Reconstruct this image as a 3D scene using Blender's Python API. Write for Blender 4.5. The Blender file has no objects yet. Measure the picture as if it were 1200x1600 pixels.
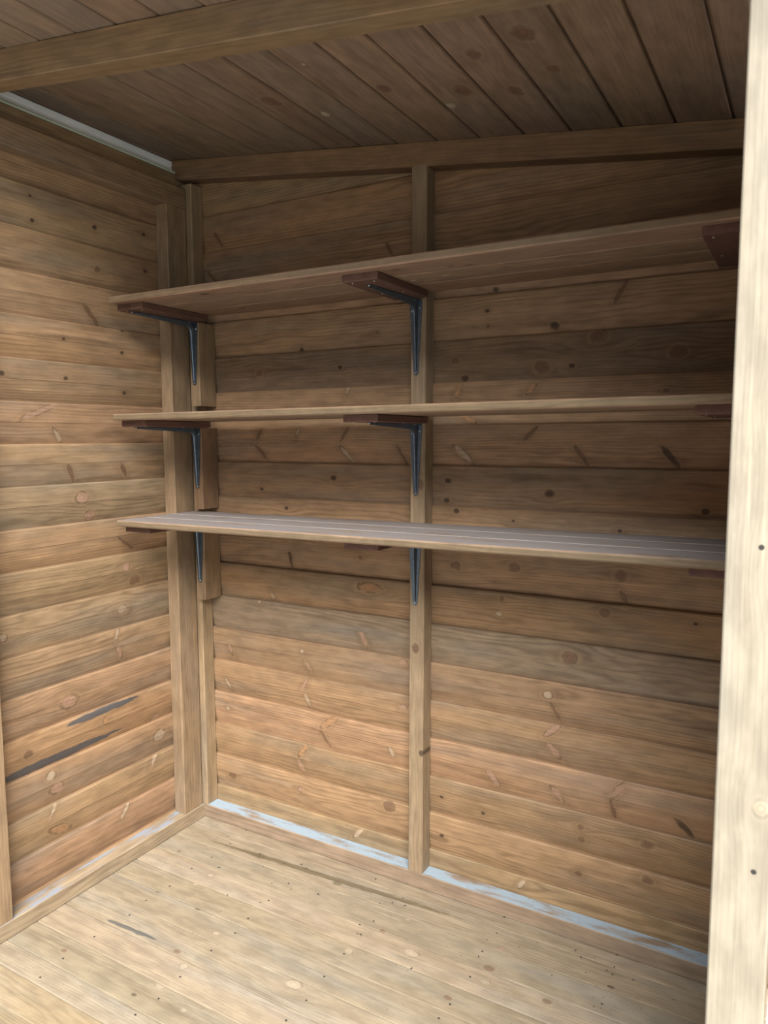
import bpy, math, random
from mathutils import Vector, Matrix

rng = random.Random(11)
sc = bpy.context.scene
COL = sc.collection

# ------------------------------------------------------------------ camera
F_PX = 1152.127
YAW, PITCH, ROLL = 0.5212255, -0.1004965, -0.0028327
CAM = Vector((1.79199, -1.83975, 1.29419))
_f = Vector((-math.sin(YAW) * math.cos(PITCH), math.cos(YAW) * math.cos(PITCH), math.sin(PITCH)))
_r0 = Vector((math.cos(YAW), math.sin(YAW), 0))
_u0 = _r0.cross(_f)
_r = _r0 * math.cos(ROLL) + _u0 * math.sin(ROLL)
_u = -_r0 * math.sin(ROLL) + _u0 * math.cos(ROLL)
cd = bpy.data.cameras.new('camera')
cd.sensor_fit = 'VERTICAL'
cd.sensor_height = 36.0
cd.lens = F_PX / 1600.0 * 36.0
cd.clip_start = 0.02
cd.dof.use_dof = True
cd.dof.focus_distance = 2.4
cd.dof.aperture_fstop = 6.8
cam = bpy.data.objects.new('camera', cd)
COL.objects.link(cam)
M = Matrix((_r, _u, -_f)).transposed().to_4x4()
M.translation = CAM
cam.matrix_world = M
sc.camera = cam


def hit(px, py, axis, val):
    """photo pixel -> the point of a real plane (axis = val) behind it"""
    d = _f + _r * ((px - 600) / F_PX) - _u * ((py - 800) / F_PX)
    t = (val - CAM[axis]) / d[axis]
    return CAM + d * t


# ------------------------------------------------------------------ sky, exposure
w = bpy.data.worlds.new('overcast_sky')
sc.world = w
w.use_nodes = True
bg = w.node_tree.nodes['Background']
bg.inputs['Color'].default_value = (0.76, 0.88, 1.0, 1)
# overcast sky: brightness (1 + 2 sin elevation) / 3 of the zenith
_n, _l = w.node_tree.nodes, w.node_tree.links
_tc = _n.new('ShaderNodeTexCoord'); _sx = _n.new('ShaderNodeSeparateXYZ'); _mx = _n.new('ShaderNodeMath'); _ma = _n.new('ShaderNodeMath')
_l.new(_tc.outputs['Generated'], _sx.inputs[0])
_mx.operation = 'MAXIMUM'; _l.new(_sx.outputs['Z'], _mx.inputs[0]); _mx.inputs[1].default_value = 0
_ma.operation = 'MULTIPLY_ADD'; _l.new(_mx.outputs[0], _ma.inputs[0])
SKY = 3.0
_ma.inputs[1].default_value = SKY * 2 / 3; _ma.inputs[2].default_value = SKY / 3
_l.new(_ma.outputs[0], bg.inputs['Strength'])
# hazy sun behind thin cloud: high, behind the viewer and slightly to the right
sd = bpy.data.lights.new('hazy_sun', 'SUN')
sd.energy = 10.5
sd.angle = math.radians(48)
sd.color = (1.0, 1.0, 1.0)
so = bpy.data.objects.new('hazy_sun', sd)
COL.objects.link(so)
_az, _el = math.radians(34), math.radians(45)
so.rotation_euler = (-Vector((math.sin(_az) * math.cos(_el), -math.cos(_az) * math.cos(_el), math.sin(_el)))).to_track_quat('-Z', 'Y').to_euler()
so.location = (3, -4, 5)
sc.view_settings.view_transform = 'Standard'
sc.view_settings.look = 'None'
sc.view_settings.exposure = 0.0
sc.view_settings.gamma = 1.0
sc.view_settings.use_curve_mapping = False


# ------------------------------------------------------------------ materials
class NT:
    def __init__(s, name):
        s.m = bpy.data.materials.new(name)
        s.m.use_nodes = True
        s.t = s.m.node_tree
        s.n = s.t.nodes
        s.b = s.n['Principled BSDF']

    def _in(s, node, i, v):
        if v is None:
            return
        if hasattr(v, 'links'):
            s.t.links.new(v, node.inputs[i])
        else:
            node.inputs[i].default_value = v

    def math(s, op, a, b=None, c=None, clamp=False):
        n = s.n.new('ShaderNodeMath')
        n.operation = op
        n.use_clamp = clamp
        s._in(n, 0, a); s._in(n, 1, b); s._in(n, 2, c)
        return n.outputs[0]

    def vm(s, op, a, b=None):
        n = s.n.new('ShaderNodeVectorMath')
        n.operation = op
        s._in(n, 0, a); s._in(n, 1, b)
        return n.outputs[0]

    def sep(s, v):
        n = s.n.new('ShaderNodeSeparateXYZ')
        s._in(n, 0, v)
        return n.outputs

    def comb(s, x, y, z):
        n = s.n.new('ShaderNodeCombineXYZ')
        s._in(n, 0, x); s._in(n, 1, y); s._in(n, 2, z)
        return n.outputs[0]

    def noise(s, v, scale, detail=3, rough=.55):
        n = s.n.new('ShaderNodeTexNoise')
        s._in(n, 'Vector', v)
        n.inputs['Scale'].default_value = scale
        n.inputs['Detail'].default_value = detail
        n.inputs['Roughness'].default_value = rough
        return n.outputs['Fac']

    def mix(s, fac, a, b, mode='MIX'):
        n = s.n.new('ShaderNodeMix')
        n.data_type = 'RGBA'
        n.blend_type = mode
        s._in(n, 0, fac); s._in(n, 6, a); s._in(n, 7, b)
        return n.outputs[2]

    def smooth(s, v, lo, hi, to0=0., to1=1.):
        n = s.n.new('ShaderNodeMapRange')
        n.interpolation_type = 'SMOOTHSTEP'
        s._in(n, 0, v)
        n.inputs[1].default_value = lo
        n.inputs[2].default_value = hi
        n.inputs[3].default_value = to0
        n.inputs[4].default_value = to1
        return n.outputs[0]

    def attr(s, name):
        n = s.n.new('ShaderNodeAttribute')
        n.attribute_name = name
        return n.outputs['Vector']


def wood(name, base, dark, grey, dust=None, dust_lo=.42, dust_hi=.58, ring=.5, rough=.62, greymix=.55, speck=.0):
    k = NT(name)
    oi = k.n.new('ShaderNodeObjectInfo')
    seed = k.math('MULTIPLY', oi.outputs['Alpha'], 37.0)
    tc = k.n.new('ShaderNodeTexCoord')
    P = tc.outputs['Object']
    u, v, ww = k.sep(P)
    k0 = k.sep(k.attr('k0')); k1 = k.sep(k.attr('k1')); k2 = k.attr('k2'); k3 = k.sep(k.attr('k3'))
    du = k.math('SUBTRACT', u, k0[0]); dv = k.math('SUBTRACT', v, k0[1])
    a = k.math('ADD', k.math('MULTIPLY', du, k1[0]), k.math('MULTIPLY', dv, k1[1]))
    b = k.math('SUBTRACT', k.math('MULTIPLY', dv, k1[0]), k.math('MULTIPLY', du, k1[1]))
    wob = k.math('MULTIPLY', k.math('SUBTRACT', k.noise(P, 55, 2), .5), .7)
    an = k.math('DIVIDE', k.math('DIVIDE', a, k1[2]), k0[2]); bn = k.math('DIVIDE', b, k0[2])
    d = k.math('ADD', k.math('SQRT', k.math('ADD', k.math('MULTIPLY', an, an), k.math('MULTIPLY', bn, bn))), wob)
    # grain is pushed aside around a knot
    q1 = k.math('DIVIDE', du, k.math('MULTIPLY', k0[2], 5.0)); q2 = k.math('DIVIDE', dv, k.math('MULTIPLY', k0[2], 2.6))
    g = k.math('EXPONENT', k.math('MULTIPLY', k.math('ADD', k.math('MULTIPLY', q1, q1), k.math('MULTIPLY', q2, q2)), -1.0))
    g = k.math('MULTIPLY', g, k3[1])
    ve = k.math('SUBTRACT', v, k.math('MULTIPLY', dv, g))
    # growth rings around an axis off to the side of the board, seeded per board
    s1 = k.math('SUBTRACT', k.math('FRACT', k.math('MULTIPLY', seed, 1.37)), .5)
    s2 = k.math('FRACT', k.math('MULTIPLY', seed, 2.11))
    s3 = k.math('SUBTRACT', k.math('FRACT', k.math('MULTIPLY', seed, 3.71)), .5)
    off = k.comb(k.math('MULTIPLY', seed, 3.0), seed, k.math('MULTIPLY', seed, .7))
    Ps = k.vm('ADD', P, off)
    lowv = k.vm('MULTIPLY', Ps, (1.6, 7, 7))
    low = k.math('SUBTRACT', k.noise(lowv, 1, 3), .5)
    cy = k.math('ADD', k.math('SUBTRACT', ve, .055), k.math('MULTIPLY', s1, .16))
    cz = k.math('ADD', k.math('ADD', k.math('ADD', ww, .02), k.math('MULTIPLY', s2, .06)), k.math('ADD', k.math('MULTIPLY', u, k.math('MULTIPLY', s3, .05)), k.math('MULTIPLY', low, .06)))
    R = k.math('SQRT', k.math('ADD', k.math('MULTIPLY', cy, cy), k.math('MULTIPLY', cz, cz)))
    fine = k.noise(k.vm('MULTIPLY', Ps, (9, 420, 420)), 1, 2)
    mid = k.noise(k.vm('MULTIPLY', Ps, (3, 75, 75)), 1, 3)
    ph = k.math('ADD', k.math('MULTIPLY', R, 900.0), k.math('MULTIPLY', k.noise(k.vm('MULTIPLY', Ps, (4, 60, 60)), 1, 2), 5.0))
    sn = k.math('MULTIPLY_ADD', k.math('SINE', ph), .5, .5)
    ringv = k.math('POWER', sn, 2.5)
    patch = k.noise(k.vm('MULTIPLY', Ps, (1.3, 9, 9)), 1.3, 3)
    vis = k.smooth(k.noise(k.vm('MULTIPLY', Ps, (1.1, 14, 14)), 1.0, 2), .38, .66, .25, 1.0)
    col = k.mix(k.smooth(patch, .44, .72, 0, greymix), base, grey)
    col = k.mix(k.math('MULTIPLY', k.math('MULTIPLY', ringv, vis), ring), col, dark)
    lt = tuple(min(1, c * 1.5) for c in base[:3]) + (1,)
    col = k.mix(k.math('MULTIPLY', k.smooth(mid, .56, .74), .42), col, lt)
    col = k.mix(k.smooth(fine, .35, .75, 0, .30), col, dark)
    # darker streaks and blotches along the grain
    stv = k.noise(k.vm('MULTIPLY', Ps, (2.2, 30, 30)), 1, 5, .6)
    col = k.mix(k.smooth(stv, .52, .74, 0, .55), col, dark)
    mot = k.noise(k.vm('MULTIPLY', Ps, (14, 40, 40)), 1, 3)
    mm = k.smooth(mot, .3, .7, .86, 1.12)
    col = k.mix(1.0, col, k.comb(mm, mm, mm), 'MULTIPLY')
    col = k.mix(1.0, col, oi.outputs['Color'], 'MULTIPLY')
    # knots: dark smudge, pale halo, ringed core, thin broken rim
    gr = k.math('MULTIPLY_ADD', k.math('SINE', k.math('MULTIPLY', R, 900.0)), .12, .95)
    smd = k.math('MULTIPLY', k.math('MULTIPLY', k.smooth(k.math('ADD', d, k.math('MULTIPLY', low, 2.0)), .8, 3.6, 1, 0), k3[2]), .38)
    col = k.mix(smd, col, dark)
    halo = k.math('MULTIPLY', k.math('MULTIPLY', k.smooth(d, 1.0, 1.7, 1, 0), k3[2]), .45)
    col = k.mix(halo, col, tuple(min(1, c * 1.3) for c in base[:3]) + (1,))
    core = k.smooth(d, .52, 1.16, 1, 0)
    rim = k.math('MULTIPLY', k.math('MULTIPLY', k.smooth(d, .55, .95), k.smooth(d, 1.0, 1.3, 1, 0)), k.smooth(k.noise(P, 40, 1), .35, .62, .1, .7))
    kring = k.math('MULTIPLY', k.math('MULTIPLY_ADD', k.math('SINE', k.math('MULTIPLY', d, 11.0)), .14, .95), gr)
    kc = k.vm('MULTIPLY', k2, k.comb(kring, kring, kring))
    col = k.mix(k.math('MULTIPLY', core, k3[0]), col, kc)
    col = k.mix(k.math('MULTIPLY', rim, k3[2]), col, tuple(c * .35 for c in dark[:3]) + (1,))
    # one long stain or bark streak per board
    b0 = k.sep(k.attr('b0')); b1 = k.sep(k.attr('b1')); b2 = k.attr('b2')
    eu = k.math('SUBTRACT', u, b0[0]); ev = k.math('SUBTRACT', v, b0[1])
    ea = k.math('DIVIDE', k.math('ADD', k.math('MULTIPLY', eu, b1[0]), k.math('MULTIPLY', ev, b1[1])), k.math('MULTIPLY', b1[2], b0[2]))
    eb = k.math('DIVIDE', k.math('SUBTRACT', k.math('MULTIPLY', ev, b1[0]), k.math('MULTIPLY', eu, b1[1])), b0[2])
    en = k.math('MULTIPLY', k.math('SUBTRACT', k.noise(k.vm('MULTIPLY', Ps, (22, 130, 130)), 1, 4, .65), .5), 1.5)
    ed = k.math('ADD', k.math('ADD', k.math('POWER', k.math('ABSOLUTE', ea), 3.0), k.math('ABSOLUTE', eb)), en)
    col = k.mix(k.smooth(ed, .75, 1.05, .88, 0), col, k.vm('MULTIPLY', b2, k.comb(gr, gr, gr)))
    if dust:
        geo = k.n.new('ShaderNodeNewGeometry')
        up = k.smooth(k.sep(geo.outputs['Normal'])[2], .75, .95)
        dn = k.noise(k.vm('MULTIPLY', Ps, (6, 26, 26)), 1, 4, .65)
        dm = k.math('MULTIPLY', up, k.smooth(dn, dust_lo, dust_hi))
        sp = k.smooth(k.noise(Ps, 210, 2), .60, .68, 1, .35)
        col = k.mix(k.math('MULTIPLY', dm, sp), col, dust)
    if speck:
        sp2 = k.math('MULTIPLY', k.smooth(k.noise(Ps, 90, 2), .70, .76), speck)
        col = k.mix(sp2, col, (.05, .04, .025, 1))
    bump = k.n.new('ShaderNodeBump')
    bump.inputs['Strength'].default_value = .25
    bump.inputs['Distance'].default_value = .0015
    h = k.math('ADD', k.math('MULTIPLY', ringv, .4), k.math('ADD', fine, k.math('MULTIPLY', mid, .6)))
    h = k.math('ADD', h, k.math('MULTIPLY', core, .8))
    k.t.links.new(h, bump.inputs['Height'])
    k.t.links.new(bump.outputs[0], k.b.inputs['Normal'])
    k.t.links.new(col, k.b.inputs['Base Color'])
    k.b.inputs['Roughness'].default_value = rough
    k.b.inputs['Specular IOR Level'].default_value = .3
    return k.m


def plain(name, col, rough=.5, metal=0., scale=30, amt=.15, bump=0.):
    k = NT(name)
    tc = k.n.new('ShaderNodeTexCoord')
    n = k.noise(tc.outputs['Object'], scale, 4)
    c = k.mix(k.smooth(n, .3, .7, 0, 1), tuple(x * (1 - amt) for x in col[:3]) + (1,), tuple(min(1, x * (1 + amt)) for x in col[:3]) + (1,))
    k.t.links.new(c, k.b.inputs['Base Color'])
    k.b.inputs['Roughness'].default_value = rough
    k.b.inputs['Metallic'].default_value = metal
    return k.m


W_WALL = wood('stained_pine_cladding', (.290, .180, .095, 1), (.120, .067, .032, 1), (.210, .158, .106, 1), greymix=.75)
W_FLOOR = wood('pine_floor_boards', (.265, .205, .132, 1), (.160, .115, .070, 1), (.252, .217, .165, 1), ring=.35, speck=.4, greymix=.8)
W_ROOF = wood('roof_boards', (.235, .155, .098, 1), (.115, .070, .043, 1), (.19, .142, .104, 1), ring=.3)
W_FRAME = wood('framing_timber', (.280, .192, .112, 1), (.14, .088, .048, 1), (.23, .185, .138, 1), ring=.45, greymix=.7)
W_PLATE = wood('dusty_bottom_plate', (.25, .175, .115, 1), (.15, .10, .06, 1), (.22, .18, .13, 1), dust=(.275, .335, .375, 1), dust_lo=.34, dust_hi=.52)
W_PLATE2 = wood('worn_bottom_plate', (.29, .22, .14, 1), (.15, .10, .06, 1), (.24, .20, .15, 1), dust=(.235, .250, .275, 1), dust_lo=.44, dust_hi=.60)
W_SHELF = wood('shelf_boards', (.25, .165, .102, 1), (.12, .078, .048, 1), (.20, .145, .10, 1), dust=(.23, .20, .185, 1), dust_lo=.25, dust_hi=.5, ring=.4)
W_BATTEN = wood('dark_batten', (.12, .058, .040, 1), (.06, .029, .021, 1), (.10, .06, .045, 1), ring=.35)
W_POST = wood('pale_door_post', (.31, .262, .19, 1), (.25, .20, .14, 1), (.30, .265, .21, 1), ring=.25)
STEEL = plain('blue_grey_steel', (.125, .155, .19, 1), .36, .8, 60, .12)
SCREW = plain('zinc_screw', (.55, .55, .52, 1), .3, .9)
NAIL = plain('dark_nail', (.04, .035, .03, 1), .6, .3)
WHITE = plain('white_eave_plastic', (.84, .85, .82, 1), .45, 0, 8, .06)
GREENISH = plain('pale_green_lip', (.62, .68, .52, 1), .5, 0, 8, .1)
DEBRIS = plain('dark_leaf_bits', (.035, .025, .018, 1), .8)
BRICK = plain('brick', (.20, .12, .085, 1), .85, 0, 6, .25)
GROUND = plain('paving', (.30, .285, .255, 1), .8, 0, 4, .15)


# ------------------------------------------------------------------ builders
def empty(name, loc=(0, 0, 0), parent=None):
    o = bpy.data.objects.new(name, None)
    o.location = loc
    o.empty_display_size = .05
    COL.objects.link(o)
    if parent:
        o.parent = parent
    return o


def tag(o, label=None, cat=None, group=None, kind=None):
    if label: o['label'] = label
    if cat: o['category'] = cat
    if group: o['group'] = group
    if kind: o['kind'] = kind
    return o


BR = (.125, .062, .034)     # brown knot
DK = (.035, .02, .013)      # dark dead knot
PK = (.345, .20, .135)       # pink knot
OR = (.34, .175, .08)      # orange
LT = (.43, .335, .23)        # light
GY = (.060, .062, .066)     # grey bark
ST = (.10, .072, .036)      # dark stain


def round_knot(u, v, r, col=BR, asp=1.25, ang=0., op=.8, halo=.6):
    return dict(u=u, v=v, r=r, c=math.cos(ang), s=math.sin(ang), asp=asp, col=col, op=op, push=.9, halo=halo)


def spike(u0, v0, u1, v1, wd, col=PK, op=.8, halo=.45):
    L = math.hypot(u1 - u0, v1 - v0)
    return dict(u=(u0 + u1) / 2, v=(v0 + v1) / 2, r=wd / 2, c=(u1 - u0) / L, s=(v1 - v0) / L, asp=max(1.2, L / wd), col=col, op=op, push=.35, halo=halo)


def prism(name, parent, mat, origin, axes, L, poly, rows=None, knots=(), tint=(1, 1, 1), u0=0.):
    """a length of timber: cross-section poly [(v, w)] run along u. rows: row id of each poly edge (for knots)."""
    n = len(poly)
    rows = rows or [0] * n
    streaks = [q for q in knots if q.get('streak')]
    knots = [q for q in knots if not q.get('streak')]
    kb = {}
    for kn in knots:
        for r in kn.get('rows', [0]):
            kb.setdefault(r, []).append(kn)
    cuts = {u0, L}
    for r in kb:
        kb[r].sort(key=lambda q: q['u'])
        for p, q in zip(kb[r], kb[r][1:]):
            m = (p['u'] + q['u']) / 2
            if u0 < m < L:
                cuts.add(m)
    us = sorted(cuts)
    verts = []
    for x in us:
        for (v, ww) in poly:
            verts.append((x, v, ww))
    faces, rid = [], []
    for i in range(len(us) - 1):
        for j in range(n):
            j2 = (j + 1) % n
            faces.append((i * n + j, i * n + j2, (i + 1) * n + j2, (i + 1) * n + j))
            rid.append((i, rows[j]))
    faces.append(tuple(range(n - 1, -1, -1))); rid.append((0, -1))
    m_ = (len(us) - 1) * n
    faces.append(tuple(range(m_, m_ + n))); rid.append((len(us) - 2, -1))
    me = bpy.data.meshes.new(name)
    me.from_pydata(verts, [], faces)
    for nm in ('k0', 'k1', 'k2', 'k3', 'b0', 'b1', 'b2'):
        me.attributes.new(nm, 'FLOAT_VECTOR', 'FACE')
    A = [me.attributes[nm] for nm in ('k0', 'k1', 'k2', 'k3', 'b0', 'b1', 'b2')]
    st_ = streaks[0] if streaks else None
    for fi, (seg, r) in enumerate(rid):
        if streaks and any('vm' in q for q in streaks):
            st_ = next((q for q in streaks if (q['v'] > q['vm']) == (r == 1)), None)
        if st_:
            A[4].data[fi].vector = (st_['u'], st_['v'], st_['r'])
            A[5].data[fi].vector = (st_['c'], st_['s'], st_['asp'])
            A[6].data[fi].vector = st_['col']
        else:
            A[4].data[fi].vector = (-9, -9, .001)
            A[5].data[fi].vector = (1, 0, 1)
        kn = None
        if r in kb:
            mid = (us[seg] + us[seg + 1]) / 2
            kn = min(kb[r], key=lambda q: abs(q['u'] - mid))
            inside = [q for q in kb[r] if us[seg] <= q['u'] <= us[seg + 1]]
            if inside:
                kn = inside[0]
        if kn:
            A[0].data[fi].vector = (kn['u'], kn['v'], kn['r'])
            A[1].data[fi].vector = (kn['c'], kn['s'], kn['asp'])
            A[2].data[fi].vector = kn['col']
            A[3].data[fi].vector = (kn['op'], kn['push'], kn['halo'])
        else:
            A[0].data[fi].vector = (-9, -9, .001)
            A[1].data[fi].vector = (1, 0, 1)
    me.materials.append(mat)
    # outward normals
    import bmesh
    bm = bmesh.new(); bm.from_mesh(me)
    bmesh.ops.recalc_face_normals(bm, faces=bm.faces)
    bm.to_mesh(me); bm.free()
    o = bpy.data.objects.new(name, me)
    COL.objects.link(o)
    ux, vx, wx = (Vector(a).normalized() for a in axes)
    Mx = Matrix((ux, vx, wx)).transposed().to_4x4()
    Mx.translation = Vector(origin)
    if parent:
        o.parent = parent
        o.matrix_world = Mx
        o.matrix_parent_inverse = parent.matrix_world.inverted() if parent.type != 'EMPTY' else Matrix.Translation(-Vector(parent.location))
        o.matrix_basis = Mx
    else:
        o.matrix_basis = Mx
    o.color = (tint[0], tint[1], tint[2], rng.random())
    return o


def cham(v0, v1, w0, w1, c=.002):
    return [(v0 + c, w1), (v0, w1 - c), (v0, w0 + c), (v0 + c, w0), (v1 - c, w0), (v1, w0 + c), (v1, w1 - c), (v1 - c, w1)]


def beam(name, parent, mat, p0, p1, axes_u, size, tint=(1, 1, 1), c=.002, knots=()):
    """timber given as a box p0..p1 in world axes; axes_u: 'x','y' or 'z' = run direction"""
    d = [p1[i] - p0[i] for i in range(3)]
    if axes_u == 'z':
        ax = ((0, 0, 1), (1, 0, 0), (0, 1, 0)); o = p0; L, V, W = d[2], d[0], d[1]
    elif axes_u == 'x':
        ax = ((1, 0, 0), (0, 1, 0), (0, 0, 1)); o = p0; L, V, W = d
    else:
        ax = ((0, 1, 0), (0, 0, 1), (1, 0, 0)); o = p0; L, V, W = d[1], d[2], d[0]
    return prism(name, parent, mat, o, ax, L, cham(0, V, 0, W, c), None, knots, tint)


def jit(c, a, hue=.055):
    b = 1 + rng.uniform(-a, a)
    return (c[0] * b * (1 + rng.uniform(-hue, hue)), c[1] * b, c[2] * b * (1 + rng.uniform(-hue, hue)))


P = .112
ZB, ZL = 1.5549, 1.3929
XR = 1.75          # inner face of the right wall
YF = -.84          # outer face of the open front
ra, rb = 2.1741, -.12822   # roof underside z = ra + rb * x


def clad_poly(h=P, t=.017, lip=.010):
    """inside of a cladding board: upper half flat and proud, lower half cut back"""
    m = h * .5
    vis = [(h - .0015, -.0030), (h - .005, -.0004), (h * .8, .0010), (m + .001, .0010), (m - .0005, 0.), (h * .25, -.0042), (.010, -.0085), (0, -.0115)]
    poly = [(h - .0015, -t)] + [(h - .0015, -.0030)] + vis[1:] + [(-lip, -.0115), (-lip, -t)]
    # rows per edge: edges among vis: upper rows 1, lower rows 2
    rows = []
    for i in range(len(poly)):
        a, b2 = poly[i], poly[(i + 1) % len(poly)]
        vm = (a[0] + b2[0]) / 2
        if 0 < i < len(poly) - 3:
            rows.append(1 if vm > m else 2)
        else:
            rows.append(-1)
    return poly, rows


CPOLY, CROWS = clad_poly()
# ------------------------------------------------------------------ knots of the back wall, read off the photo (pixels)
KB_ROUND = [  # x, y, radius px, colour
    (405, 582, 5, BR), (531, 574, 3.5, DK), (468, 546, 3, DK), (588, 519, 3, BR), (521, 747, 4.2, DK), (407, 764, 3, DK),
    (448, 794, 3, DK), (563, 871, 4, BR), (405, 940, 3.5, LT), (472, 1017, 3, LT), (357, 1107, 3, LT), (469, 1233, 4, PK),
    (609, 1260, 7, BR), (364, 1212, 5, BR), (630, 1034, 5, PK), (631, 1105, 4.5, PK), (712, 564, 5, BR), (893, 571, 4, DK),
    (1059, 549, 9, BR), (846, 574, 9, BR), (725, 591, 5, DK), (762, 486, 3, DK), (762, 509, 3, BR), (773, 452, 4, DK),
    (1041, 610, 4, BR), (700, 751, 4.2, DK), (696, 782, 4, DK), (713, 798, 4, DK), (802, 814, 2.5, DK), (858, 772, 6, DK),
    (968, 830, 3.5, DK), (1102, 800, 5, DK), (713, 884, 6, BR), (804, 886, 7, BR), (969, 900, 8, BR), (783, 935, 4, BR),
    (780, 959, 4.5, LT), (945, 957, 6, BR), (1087, 975, 3, DK), (890, 1028, 9, BR), (856, 1086, 6, LT), (754, 1271, 3, DK),
    (690, 1245, 2.5, DK), (908, 1292, 4, BR), (908, 1312, 4, BR), (1012, 1320, 7, BR), (690, 1306, 3, DK), (904, 1365, 4, BR),
    (1012, 1376, 6, BR), (866, 508, 6, DK), (935, 525, 10, BR)]
KB_SPIKE = [  # x0,y0,x1,y1,width px,colour
    (550, 592, 540, 618, 5, LT), (333, 360, 345, 384, 4, BR), (325, 426, 336, 440, 4, BR), (603, 378, 612, 399, 4, BR),
    (411, 667, 399, 691, 5, BR), (468, 667, 463, 683, 4, LT), (544, 668, 531, 691, 5, BR), (530, 696, 552, 725, 8, LT),
    (619, 695, 633, 724, 6, BR), (399, 695, 417, 720, 6, BR), (451, 850, 454, 887, 6, DK), (423, 926, 427, 938, 6, LT),
    (561, 978, 571, 1014, 8, PK), (354, 991, 362, 1025, 7, PK), (477, 1032, 483, 1051, 6, PK), (480, 1060, 472, 1077, 6, PK),
    (475, 1080, 483, 1107, 5, LT), (349, 1056, 361, 1080, 5, LT), (529, 1120, 501, 1137, 9, OR), (499, 1138, 514, 1168, 6, BR),
    (606, 1164, 615, 1185, 6, LT), (481, 1164, 466, 1182, 7, OR), (465, 1183, 474, 1212, 7, PK), (568, 1296, 552, 1308, 6, LT),
    (981, 435, 959, 478, 8, BR), (718, 604, 712, 623, 7, OR), (838, 600, 822, 617, 8, OR), (708, 694, 739, 727, 10, LT),
    (897, 696, 918, 727, 7, BR), (1031, 694, 1060, 730, 9, DK), (839, 667, 818, 688, 6, BR), (718, 648, 743, 661, 8, OR),
    (968, 923, 979, 944, 7, BR), (860, 1098, 876, 1132, 6, BR), (876, 1132, 850, 1150, 9, PK), (850, 1152, 876, 1190, 8, PK),
    (758, 1196, 780, 1234, 10, PK), (860, 1226, 880, 1258, 9, PK), (978, 1222, 954, 1248, 9, PK), (954, 1250, 960, 1280, 6, BR),
    (1056, 1280, 1084, 1312, 9, DK), (820, 1376, 808, 1388, 7, LT), (577, 911, 579, 925, 36, OR)]
KB_SPIKE = [k for k in KB_SPIKE if k[0] != 577]
KL_ROUND = [(99, 529, 2.5, DK), (191, 551, 2.5, DK), (102, 591, 3, DK), (195, 614, 3, DK), (2, 583, 4, DK), (191, 516, 3, DK),
            (128, 778, 9, PK), (142, 806, 8, PK), (46, 306, 2.5, DK), (52, 344, 3, DK), (147, 355, 3.5, DK), (224, 367, 3, DK),
            (152, 421, 4, BR), (227, 424, 3, DK), (196, 886, 6, PK), (212, 906, 7, BR), (191, 952, 7, LT), (2, 998, 7, LT),
            (109, 1097, 11, PK), (166, 1126, 6, OR), (45, 1178, 6, BR), (80, 1212, 7, LT), (89, 1232, 9, PK), (249, 1149, 9, LT),
            (3, 1030, 6, DK)]
KL_SPIKE = [(92, 630, 26, 658, 8, PK), (83, 668, 100, 692, 6, LT), (105, 725, 119, 752, 7, BR), (189, 723, 199, 744, 8, BR),
            (184, 840, 210, 857, 6, BR), (129, 474, 157, 508, 7, BR), (185, 980, 180, 1001, 6, LT), (180, 1004, 193, 1030, 8, PK),
            (168, 1098, 163, 1110, 7, LT), (252, 1115, 238, 1129, 8, PK), (247, 1170, 236, 1198, 7, LT), (89, 1251, 78, 1279, 6, LT),
            (112, 1293, 78, 1298, 13, OR), (204, 1249, 188, 1281, 7, LT), (98, 1136, 218, 1087, 15, GY), (-60, 1252, 196, 1137, 19, GY)]


def rowset(v, r, h=P):
    m = h * .5
    if abs(v - m) < r * .8:
        return [1, 2]
    return [1] if v > m else [2]


def wall_knots(rounds, spikes, axis, val, z0, nrows, flip):
    """-> {board index: [knots]} ; u runs with flip(world point)"""
    out = {}
    def put(z, kn):
        i = math.floor((z0 - z) / P)          # board i spans z0-(i+1)P .. z0-iP
        zb = z0 - (i + 1) * P
        kn['v'] = kn['v'] - zb
        kn['rows'] = rowset(kn['v'], kn['r'] if kn['asp'] < 2 else 0)
        out.setdefault(i, []).append(kn)
    for x, y, r, c in rounds:
        p = hit(x, y, axis, val); q = hit(x, y + r, axis, val)
        rr = abs(q.z - p.z) * 1.055
        put(p.z, round_knot(flip(p), p.z, rr, c, 1.3, op=.55 if c is LT else (.7 if c in (BR, PK) else .85), halo=.7))
    OPA = {LT: .55, PK: .68, OR: .72, BR: .72, DK: .8, GY: .85, ST: .7}
    for x0, y0, x1, y1, wd, c in spikes:
        p = hit(x0, y0, axis, val); q = hit(x1, y1, axis, val)
        s = (hit((x0 + x1) / 2, (y0 + y1) / 2 + wd, axis, val).z - hit((x0 + x1) / 2, (y0 + y1) / 2, axis, val).z)
        kn = spike(flip(p), p.z, flip(q), q.z, abs(s) * (1.15 if c is not GY else .8), c, op=OPA[c], halo=.8 if c is not GY else 0)
        if c is GY: kn['streak'] = True; kn['vm'] = P * .5
        put((p.z + q.z) / 2, kn)
    return out


# ------------------------------------------------------------------ ground outside
g = bpy.data.meshes.new('ground')
g.from_pydata([(-30, -30, -.14), (30, -30, -.14), (30, 30, -.14), (-30, 30, -.14)], [], [(0, 1, 2, 3)])
g.materials.append(GROUND)
go = bpy.data.objects.new('ground', g)
COL.objects.link(go)
tag(go, 'grey paving outside the open front of the shed', 'ground', kind='structure')

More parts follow.
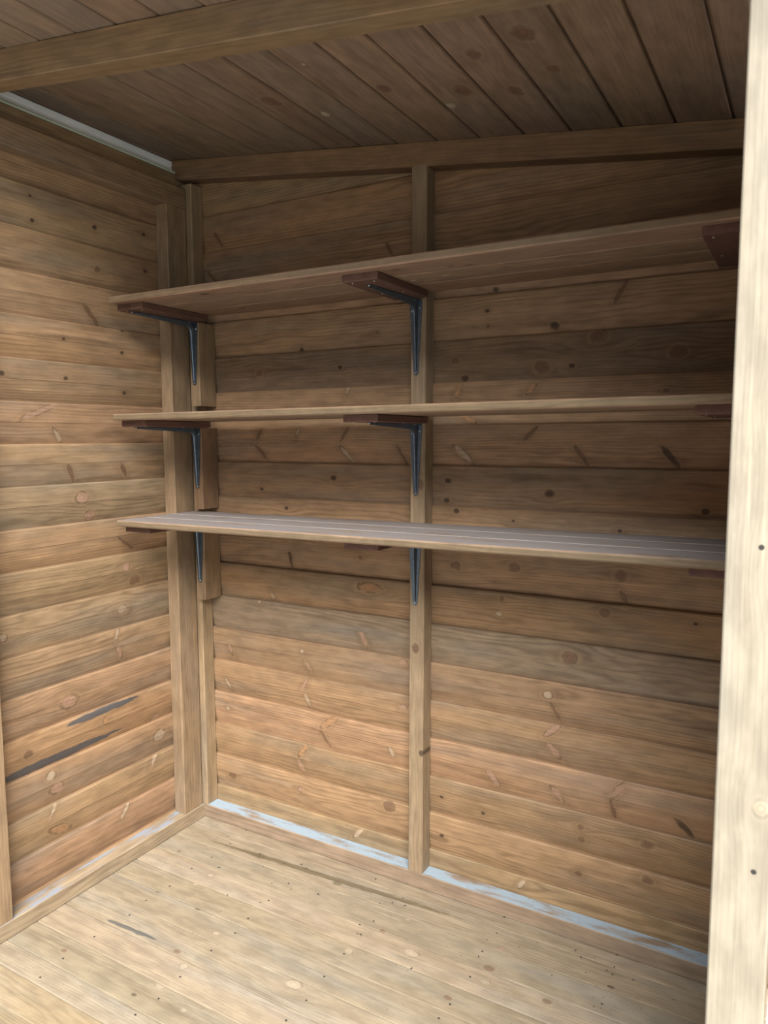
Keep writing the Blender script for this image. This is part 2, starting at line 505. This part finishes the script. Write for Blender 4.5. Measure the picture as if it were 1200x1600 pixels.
# ------------------------------------------------------------------ unseen wall added behind the viewer to block part of the low sky
def solid(name, x0, x1, y0, y1, z0, z1, mat, parent=None):
    vs = [(x, y, z) for x in (x0, x1) for y in (y0, y1) for z in (z0, z1)]
    me_ = bpy.data.meshes.new(name)
    me_.from_pydata(vs, [], [(0, 1, 3, 2), (4, 6, 7, 5), (0, 4, 5, 1), (2, 3, 7, 6), (0, 2, 6, 4), (1, 5, 7, 3)])
    me_.materials.append(mat)
    o_ = bpy.data.objects.new(name, me_); COL.objects.link(o_)
    return o_
hs = solid('sky_block_wall', -12, 2.6, -8.3, -8.0, -.14, 5.4, BRICK)
tag(hs, 'added brick wall behind the viewer, blocking low sky, out of view', 'sky blocker', kind='structure')

# ------------------------------------------------------------------ floor
floor = tag(empty('floor', (0, 0, 0)), 'worn pale pine board floor of the shed', 'floor', kind='structure')
fl = [0.02, -.097, -.181, -.265, -.347, -.431, -.515, -.600, -.687, -.772]
fl.append(-.835)
FK = [(247, 1393, 5, BR), (308, 1380, 7, LT), (337, 1458, 6, LT), (287, 1510, 8, LT), (277, 1487, 7, BR), (252, 1538, 11, LT), (100, 1485, 5, BR),
      (209, 1554, 5, DK), (288, 1578, 6, LT), (328, 1367, 5, LT), (310, 1420, 6, ST), (98, 1590, 6, DK), (408, 1338, 9, ST), (527, 1380, 9, ST), (638, 1436, 5, LT),
      (598, 1454, 5, BR), (643, 1489, 12, LT), (459, 1538, 14, LT), (545, 1486, 8, LT), (700, 1559, 7, BR), (765, 1513, 9, BR), (758, 1534, 8, LT),
      (856, 1565, 8, BR), (954, 1542, 6, DK), (783, 1483, 5, PK), (280, 1330, 4, ST)]
FS = [(165, 1436, 247, 1469, 9, (.085, .08, .072)), (325, 1312, 735, 1440, 13, (.125, .092, .05))]
fk = {}
def fput(y, kn):
    for i in range(len(fl) - 1):
        if fl[i + 1] <= y < fl[i]:
            kn['v'] -= fl[i + 1]
            kn['rows'] = [1]
            fk.setdefault(i, []).append(kn)
for x, y, r, c in FK:
    p = hit(x, y, 2, 0.); q = hit(x + r, y, 2, 0)
    fput(p.y, round_knot(p.x, p.y, abs(q.x - p.x) * .8, c, 1.5, op=.45 if c is LT else .65, halo=.5 if c is not ST else 0))
for x0, y0, x1, y1, wd, c in FS:
    p = hit(x0, y0, 2, 0.); q = hit(x1, y1, 2, 0.)
    kn = spike(p.x, p.y, q.x, q.y, wd * .0016, c, op=.75, halo=0); kn['streak'] = True
    fput((p.y + q.y) / 2, kn)
for i in range(len(fl) - 1):
    h = fl[i] - fl[i + 1]
    poly = [(h, -.018), (h - .0002, -.003), (h - .0012, -.0006), (h - .003, 0), (.003, 0), (.0012, -.0006), (.0002, -.003), (0, -.018)]
    prism('floor_board', floor, W_FLOOR, (-.02, fl[i + 1], rng.uniform(-.0006, .0004)), ((1, 0, 0), (0, 1, 0), (0, 0, 1)), XR + .04, poly,
          [1] * 8, [dict(q, u=q['u'] + .02) for q in fk.get(i, [])], jit((1, 1, 1), .07, .02))
# nails along the joists, one joined part
nv, nf = [], []
for jx in (.24, .54, .84, 1.14, 1.44):
    for i in range(len(fl) - 1):
        cx, cy = jx + rng.uniform(-.006, .006), (fl[i] + fl[i + 1]) / 2 + rng.uniform(-.02, .02)
        b0 = len(nv)
        for t in range(6):
            nv.append((cx + .0028 * math.cos(t * math.pi / 3), cy + .0028 * math.sin(t * math.pi / 3), .0008))
        nf.append(tuple(range(b0, b0 + 6)))
me = bpy.data.meshes.new('nail_heads'); me.from_pydata(nv, [], nf); me.materials.append(NAIL)
o = bpy.data.objects.new('nail_heads', me); COL.objects.link(o); o.parent = floor; o['kind'] = 'stuff'

# ------------------------------------------------------------------ back wall
wall_back = tag(empty('wall_back', (0.87, 0, 0)), 'horizontal brown board wall behind the three shelves', 'wall', kind='structure')
kb = wall_knots(KB_ROUND, KB_SPIKE, 1, 0., ZB, 0, lambda p: p.x + .02)
p = hit(577, 918, 1, 0.); q = hit(595, 919, 1, 0.)
kn = spike(p.x - .04 + .02, p.z, p.x + .04 + .02, p.z, .030, OR, .8, .9)
kn['push'] = .9
i = math.floor((ZB - p.z) / P); kn['v'] -= ZB - (i + 1) * P; kn['rows'] = rowset(kn['v'], kn['r'])
kb.setdefault(i, []).append(kn)
TB = {0: (.76, .82, .86), 7: (.84, .94, 1.06)}   # the two greyer boards
for i in range(-5, 14):
    z = ZB - (i + 1) * P
    ends = XR + .02
    prism('cladding_board', wall_back, W_WALL, (-.02, rng.uniform(-.0008, .0008), z), ((1, 0, 0), (0, 0, 1), (0, -1, 0)), ends + .02 if i > -4 else ((ra - z - .004) / -rb if i == -5 else ends + .02),
          CPOLY, CROWS, kb.get(i, []), jit(TB.get(i, (1.05, 1.03, 1.02)), .10))
beam('bottom_plate', wall_back, W_PLATE, (.05, -.05, .0005), (XR, 0, .0455), 'x', 0)


def rafter(parent, y0, y1, h, name):
    ux = Vector((1, 0, rb)).normalized()
    wx = Vector((0, 1, 0)); vx = wx.cross(ux)   # pointing along +/- z
    if vx.z < 0:
        vx = -vx; wx = -wx
    x0 = -.037
    org = Vector((x0, y0 if wx.y > 0 else y1, ra + rb * x0)) - vx * (h + .0005)
    L = 1.84 / ux.x
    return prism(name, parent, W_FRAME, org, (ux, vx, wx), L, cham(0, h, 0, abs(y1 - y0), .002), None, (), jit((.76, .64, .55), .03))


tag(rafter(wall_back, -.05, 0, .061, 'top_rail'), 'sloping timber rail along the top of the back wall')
# centre stud leans a little
ux = Vector((.0048, 0, 1)).normalized(); vx = Vector((1, 0, -.0048)).normalized()
st = prism('stud', wall_back, W_FRAME, (.8415, -.0505, .0465), (ux, vx, (0, 1, 0)), 1.955, cham(0, .045, 0, .0505, .0025), None,
           [dict(round_knot(.36, .04, .008, DK), rows=[0]), dict(round_knot(.66, .02, .012, BR), rows=[0]), dict(round_knot(1.12, .03, .012, BR), rows=[0])], (1.0, 1.02, 1.02))
tag(st, 'upright timber stud in the middle of the back wall')
st2 = prism('stud', wall_back, W_FRAME, (.020, -.0505, .0465), ((0, 0, 1), (1, 0, 0), (0, 1, 0)), 2.045, cham(0, .046, 0, .05, .0025), None, (), (1.05, 1.04, .98))
tag(st2, 'upright stud in the left corner behind the packing blocks')
beam('stud', wall_back, W_FRAME, (XR - .045, -.05, .0465), (XR, 0, 1.828), 'z', 0)

# ------------------------------------------------------------------ left wall
wall_left = tag(empty('wall_left', (0, -.42, 0)), 'horizontal board wall on the left with grey bark streaks low down', 'wall', kind='structure')
kl = wall_knots(KL_ROUND, KL_SPIKE, 0, 0., ZL, 0, lambda p: p.y - YF)
for i in range(-7, 13):
    z = ZL - (i + 1) * P
    top = z + P
    poly, rows = (CPOLY, CROWS)
    if top > 2.132:
        s_ = (2.132 - z) / P
        poly = [(v if v < P * .5 else P * .5 + (v - P * .5) * (2.132 - z - P * .5) / (P * .5), ww) for v, ww in CPOLY] if s_ > .55 else None
        if poly is None:
            continue
    grey_ = {2: (.95, 1.01, 1.02)}   # the greenish grey board
    prism('cladding_board', wall_left, W_WALL, (rng.uniform(-.0008, .0008), YF, z), ((0, 1, 0), (0, 0, 1), (1, 0, 0)), -YF,
          poly, rows, kl.get(i, []), jit(grey_.get(i, (1.08, 1.07, 1.06)), .10))
beam('bottom_plate', wall_left, W_PLATE2, (0, YF, .0005), (.05, 0, .0455), 'y', 0, (1.05, 1.03, 1.0))
tp = beam('top_plate', wall_left, W_FRAME, (0, YF, 2.013), (.045, -.055, 2.076), 'y', 0, (.88, .82, .76))
ps = beam('stud', wall_left, W_FRAME, (0, -.137, .0465), (.047, -.056, 2.0125), 'z', 0, (.92, .88, .84))
tag(ps, 'upright corner post fixed to the left wall')
beam('stud', wall_left, W_FRAME, (0, -.795, .0465), (.047, -.752, 2.0125), 'z', 0, (.95, .9, .85))

# white strip under the eave of the left wall
trim = tag(empty('trim_1', (-.02, -.42, 2.13)), 'white plastic strip filling the eave gap above the left wall', 'trim', kind='structure')
def strip(name, mat, poly):
    o_ = prism(name, trim, mat, (0, YF, 0), ((0, 1, 0), (0, 0, 1), (1, 0, 0)), -YF - .002, poly)
    return o_
strip('face_strip', WHITE, [(2.134, -.030), (2.176, -.034), (2.176, -.020), (2.1705, -.012), (2.158, -.0125), (2.1565, -.0145), (2.150, -.0145), (2.1485, -.012), (2.134, -.011)])
strip('bottom_lip', GREENISH, [(2.132, -.028), (2.1325, .001), (2.1355, .0022), (2.1385, .0005), (2.1395, -.004), (2.138, -.028)])

# ------------------------------------------------------------------ right wall, open front
DY0 = -.84
wall_right = tag(empty('wall_right', (XR, -.4, 0)), 'board wall on the right hidden behind the pale door post', 'wall', kind='structure')
for i in range(0, 18):
    z = ZB - (i + 1) * P + .336
    if z < -.09: break
    prism('cladding_board', wall_right, W_WALL, (XR, .0, z), ((0, -1, 0), (0, 0, 1), (-1, 0, 0)), .80, CPOLY, CROWS, [], jit((1, 1, 1), .08))
beam('bottom_plate', wall_right, W_PLATE2, (XR - .05, -.80, .0005), (XR, -.052, .0455), 'y', 0)
beam('top_plate', wall_right, W_FRAME, (XR - .05, -.80, 1.83), (XR, -.052, 1.888), 'y', 0)
door = tag(empty('door_1', (XR, DY0, 0)), 'open doorway with a pale sunlit timber post on its right side', 'doorway', kind='structure')
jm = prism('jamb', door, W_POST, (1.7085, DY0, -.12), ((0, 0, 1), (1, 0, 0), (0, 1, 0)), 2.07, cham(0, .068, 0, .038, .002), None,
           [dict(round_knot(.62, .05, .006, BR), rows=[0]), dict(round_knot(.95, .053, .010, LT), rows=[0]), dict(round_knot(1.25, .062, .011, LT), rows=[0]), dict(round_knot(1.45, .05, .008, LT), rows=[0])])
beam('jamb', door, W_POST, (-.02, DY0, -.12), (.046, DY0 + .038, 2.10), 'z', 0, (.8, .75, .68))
beam('sill', door, W_FLOOR, (-.02, DY0 - .075, -.06), (XR + .02, DY0 + .004, .0), 'x', 0, (1.05, .98, .86))
for zz, xx in ((.745, 1.757), (.46, 1.742), (1.16, 1.748)):
    bpy_v = [(xx + .0035 * math.cos(t * math.pi / 4), DY0 - .0004, zz + .0035 * math.sin(t * math.pi / 4)) for t in range(8)]
    me = bpy.data.meshes.new('nail'); me.from_pydata(bpy_v, [], [tuple(range(8))]); me.materials.append(NAIL)
    o = bpy.data.objects.new('nail', me); COL.objects.link(o); o.parent = door
    o.matrix_parent_inverse = Matrix.Translation(-Vector(door.location))

# ------------------------------------------------------------------ ceiling
ceil = tag(empty('ceiling', (.87, -.5, 2.06)), 'sloping roof of dark stained boards', 'ceiling', kind='structure')
wx = Vector((rb, 0, -1)).normalized(); ux = Vector((0, 1, 0)); vx = wx.cross(ux)
xs = [-.12, -.012, .1065, .2228]
while xs[-1] < 1.80:
    xs.append(xs[-1] + .1163)
RK = {8: [(1.85, .04, .005, LT)], 9: [(1.6, .08, .02, BR), (2.0, .03, .014, BR)], 10: [(1.75, .06, .016, BR), (2.05, .08, .018, BR), (2.12, .02, .012, LT)], 11: [(1.9, .05, .014, BR), (2.08, .07, .016, BR)], 12: [(1.85, .05, .02, BR), (2.0, .06, .012, BR)],
      5: [(1.7, .05, .01, BR)], 6: [(1.72, .09, .014, LT), (2.0, .07, .02, BR)], 7: [(1.62, .03, .012, DK), (2.1, .04, .012, LT)]}
for i in range(len(xs) - 1):
    wd = (xs[i + 1] - xs[i]) * math.sqrt(1 + rb * rb)
    dz = rng.uniform(-.0012, .0012)
    poly = [(wd + .006, -.014), (wd + .006, -.0075), (wd - .0008, -.0075), (wd - .0010, -.003), (wd - .003, 0), (.0075, 0), (.0048, -.003), (.0044, -.014)]
    kn = [dict(round_knot(a_ - 1.43, b_, c_, d_, 1.4), rows=[1]) for a_, b_, c_, d_ in RK.get(i, [])]
    prism('roof_board', ceil, W_ROOF, Vector((xs[i], -.94, ra + rb * xs[i])) + wx * dz, (ux, vx, wx), .955, poly, [1] * 8, kn, jit((.92, .9, .9), .09))
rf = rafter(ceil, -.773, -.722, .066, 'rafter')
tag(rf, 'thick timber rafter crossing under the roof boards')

# ------------------------------------------------------------------ shelves
def shelf(z0, z1, label, lefttint, th=.018, xl=.052, xr=1.700):
    """z0/z1: underside height at the left and right end"""
    sl = (z1 - z0) / (xr - xl)
    ux = Vector((1, 0, sl)).normalized(); wx = Vector((-sl, 0, 1)).normalized(); vx = Vector((0, 1, 0))
    s = tag(empty('wall_shelf', (xl, -.05, z0)), label, 'shelf', 'long wooden shelves on the back wall')
    ys = [-.374, -.266, -.158, -.0515]
    for j in range(3):
        h = ys[j + 1] - ys[j]
        c = .0032
        poly = [(h - .0002, th / 2), (h - c, th), (c, th), (.0002, th - c), (.0002, c), (c, 0), (h - c, 0), (h - .0002, c)]
        kns = [dict(round_knot(rng.uniform(.2, 1.5), rng.uniform(.02, .09), rng.uniform(.005, .012), rng.choice([BR, LT, DK]), 1.5), rows=[0]) for _ in range(4)]
        rows_ = [0] * 8
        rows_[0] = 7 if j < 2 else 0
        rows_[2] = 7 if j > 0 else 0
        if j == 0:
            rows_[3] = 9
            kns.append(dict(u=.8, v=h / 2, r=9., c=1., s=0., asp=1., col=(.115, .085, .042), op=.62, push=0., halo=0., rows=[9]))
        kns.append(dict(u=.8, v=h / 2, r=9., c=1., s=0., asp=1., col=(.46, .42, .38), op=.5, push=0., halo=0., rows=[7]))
        prism('shelf_board', s, W_SHELF, (xl, ys[j], z0), (ux, vx, wx), (xr - xl) / ux.x, poly, rows_, kns, jit(lefttint, .05))
    for bx, bw, yf, yb in ((.004, .10, -.346, -.085), (.768, .096, -.342, -.082), (1.553, .09, -.352, -.06)):
        zz = z0 + sl * bx
        ed = .006
        poly = [(0, -.018 + ed * 0), (0, -.0004), (bw, -.0004), (bw, -.018)]
        # run along y, with the front end sawn
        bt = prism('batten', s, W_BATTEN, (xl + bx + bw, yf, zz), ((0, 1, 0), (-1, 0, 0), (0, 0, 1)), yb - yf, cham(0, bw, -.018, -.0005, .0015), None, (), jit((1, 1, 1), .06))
        for sx, sy in ((.2, .06), (.8, .07), (.2, .6), (.8, .62)):
            screw(bt, (xl + bx + bw * sx, yf + (yb - yf) * sy, zz - .0182), .0025, (0, 0, -1), SCREW)
    return s


def screw(parent, loc, r, nrm, mat, name='screw'):
    nrm = Vector(nrm).normalized()
    a = nrm.orthogonal().normalized(); b = nrm.cross(a)
    loc = Vector(loc)
    vs = [loc + a * r * math.cos(t * math.pi / 4) + b * r * math.sin(t * math.pi / 4) for t in range(8)]
    vs += [loc + nrm * r * .45 + (a * math.cos(t * math.pi / 4) + b * math.sin(t * math.pi / 4)) * r * .6 for t in range(8)]
    fs = [(i, (i + 1) % 8, 8 + (i + 1) % 8, 8 + i) for i in range(8)] + [tuple(range(8, 16))]
    me = bpy.data.meshes.new(name); me.from_pydata([tuple(v) for v in vs], [], fs); me.materials.append(mat)
    o = bpy.data.objects.new(name, me); COL.objects.link(o)
    o.parent = parent
    o.matrix_parent_inverse = parent.matrix_basis.inverted()
    if parent.parent:
        o.matrix_parent_inverse = (parent.parent.matrix_basis @ parent.matrix_parent_inverse @ parent.matrix_basis).inverted()
    return o


S1, S2, S3 = (1.675, 1.6745), (1.3455, 1.3535), (1.0385, 1.0495)
shelf(*S1, 'top wooden shelf, highest of the three on the back wall', (1.02, .98, .95))
shelf(*S2, 'middle wooden shelf at eye level, seen edge on', (1.0, .98, .92))
shelf(*S3, 'lowest wooden shelf with its greyish top in view', (1.0, .98, .96))


# ------------------------------------------------------------------ packing blocks beside the corner stud
BX0, BX1, BY = .0675, .1065, -.077
def block(z0, z1, tint, label, mat=W_FRAME):
    o = beam('packing_block', None, mat, (BX0, BY, z0), (BX1, -.0005, z1), 'z', 0, tint, .003)
    return tag(o, label, 'wood block', 'packing blocks in the left corner')
block(1.396, 1.656, (.95, .92, .85), 'wooden packing block under the left end of the top shelf')
block(1.066, 1.3265, (.82, .70, .64), 'reddish brown packing block under the left end of the middle shelf', W_FRAME)
block(.768, 1.0195, (.95, .88, .80), 'wooden packing block with sawn lower end under the lowest shelf')


# ------------------------------------------------------------------ steel brackets
def bracket(x, yb, ztop, label, leg=.195, arm=.250):
    root = tag(empty('shelf_bracket', (x, yb, ztop)), label, 'bracket', 'blue grey steel shelf brackets')
    th = .0022
    def plate(name, L, along, nrm, w0=.018, w1=.007):
        # tapered strip with a rounded tip
        pts = [(-w0, 0), (-w0, .02), (-w1, L - w1)]
        for t in range(5):
            a_ = math.pi - math.pi * t / 4
            pts.append((w1 * math.cos(a_), L - w1 + w1 * math.sin(a_)))
        pts += [(w1, L - w1), (w0, .02), (w0, 0)]
        al, nr = Vector(along), Vector(nrm)
        vs = [Vector((p[0], 0, 0)) + al * p[1] + nr * .0003 for p in pts] + [Vector((p[0], 0, 0)) + al * p[1] + nr * th for p in pts]
        n = len(pts)
        fs = [tuple(range(n)), tuple(range(2 * n - 1, n - 1, -1))] + [(i, (i + 1) % n, n + (i + 1) % n, n + i) for i in range(n)]
        me = bpy.data.meshes.new(name); me.from_pydata([tuple(v) for v in vs], [], fs); me.materials.append(STEEL)
        import bmesh
        bm = bmesh.new(); bm.from_mesh(me); bmesh.ops.recalc_face_normals(bm, faces=bm.faces); bm.to_mesh(me); bm.free()
        o = bpy.data.objects.new(name, me); COL.objects.link(o); o.parent = root
        return o
    pl = plate('leg_plate', leg, (0, 0, -1), (0, -1, 0))
    pa = plate('arm_plate', arm, (0, -1, 0), (0, 0, -1))
    # pressed rib: runs down the leg, round the corner and out along the arm
    path = []
    for t in range(7):
        f_ = t / 6
        path.append((0, -(leg - .012) + f_ * (leg - .012 - .030), .004 + .009 * f_))
    N = 6
    for t in range(1, N):
        a_ = math.pi / 2 * t / N
        path.append((a_, None, .013 + .002 * math.sin(2 * a_)))
    for t in range(7):
        f_ = t / 6
        path.append((math.pi / 2, .030 + f_ * (arm - .012 - .030), .013 - .009 * f_))
    verts, faces = [], []
    prof = [(-.0065, 0), (-.0045, .55), (-.002, .92), (0, 1.), (.002, .92), (.0045, .55), (.0065, 0)]
    for a_, s_, h in path:
        if a_ == 0:
            base = Vector((0, 0, s_)); nr = Vector((0, -1, 0))
        elif s_ is not None:
            base = Vector((0, -s_, 0)); nr = Vector((0, 0, -1))
        else:
            c0 = Vector((0, -.030, -.030))
            nr = Vector((0, -math.cos(a_), -math.sin(a_)))
            base = c0 - nr * .030
        wsc = .55 + .45 * min(1, (h - .004) / .009)
        for pv, ph in prof:
            verts.append(tuple(base + Vector((pv * wsc, 0, 0)) + nr * (th + h * ph)))
    n = len(prof)
    for i_ in range(len(path) - 1):
        for j in range(n - 1):
            faces.append((i_ * n + j, i_ * n + j + 1, (i_ + 1) * n + j + 1, (i_ + 1) * n + j))
    me = bpy.data.meshes.new('rib'); me.from_pydata(verts, [], faces); me.materials.append(STEEL)
    for f__ in me.polygons: f__.use_smooth = True
    o = bpy.data.objects.new('rib', me); COL.objects.link(o); o.parent = root
    def sc_(loc, nrm):
        b_ = screw(root, Vector((x, yb, ztop)) + Vector(loc), .003, nrm, SCREW)
    for loc, nr in (((-.0115, -th, -.026), (0, -1, 0)), ((.0115, -th, -.020), (0, -1, 0)), ((0, -th, -leg + .0065), (0, -1, 0)),
                    ((-.0115, -.028, -th), (0, 0, -1)), ((.0115, -.028, -th), (0, 0, -1)), ((0, -arm + .0065, -th), (0, 0, -1))):
        sc_(loc, nr)
    return root


def zat(S, x): return S[0] + (S[1] - S[0]) * (x - .052) / 1.648 - .0183
nm = ('top', 'middle', 'lowest')
for S, n_ in zip((S1, S2, S3), nm):
    bracket(.0870, BY - .0003, zat(S, .0870), 'steel shelf bracket on the packing block at the left end of the %s shelf' % n_)
    bracket(.866 if n_ != 'lowest' else .864, -.0515, zat(S, .866), 'steel shelf bracket on the centre stud under the %s shelf' % n_)

# ------------------------------------------------------------------ bits of debris on the floor
dv_, df_ = [], []
pts = [(908, 1496), (929, 1496), (960, 1511), (939, 1576), (928, 1573), (761, 1469), (748, 1495), (862, 1524), (915, 1520), (950, 1541)]
pts += [(rng.uniform(360, 760), 0) for _ in range(26)]
for x, y in pts:
    if y == 0:
        p = Vector((rng.uniform(.08, 1.5), rng.uniform(-.35, -.06), 0))
    else:
        p = hit(x, y, 2, 0.)
    a_ = rng.uniform(0, 3.1); L = rng.uniform(.002, .0055); wd = L * .4
    b0 = len(dv_)
    for t in range(6):
        dx, dy = L * math.cos(t * math.pi / 3), wd * math.sin(t * math.pi / 3)
        dv_.append((p.x + dx * math.cos(a_) - dy * math.sin(a_), p.y + dx * math.sin(a_) + dy * math.cos(a_), .0006))
    dv_.append((p.x, p.y, .0022))
    for t in range(6):
        df_.append((b0 + t, b0 + (t + 1) % 6, b0 + 6))
me = bpy.data.meshes.new('floor_debris'); me.from_pydata(dv_, [], df_); me.materials.append(DEBRIS)
o = bpy.data.objects.new('floor_debris', me); COL.objects.link(o)
tag(o, 'tiny dark crumbs and leaf bits scattered on the floor boards', 'debris', kind='stuff')
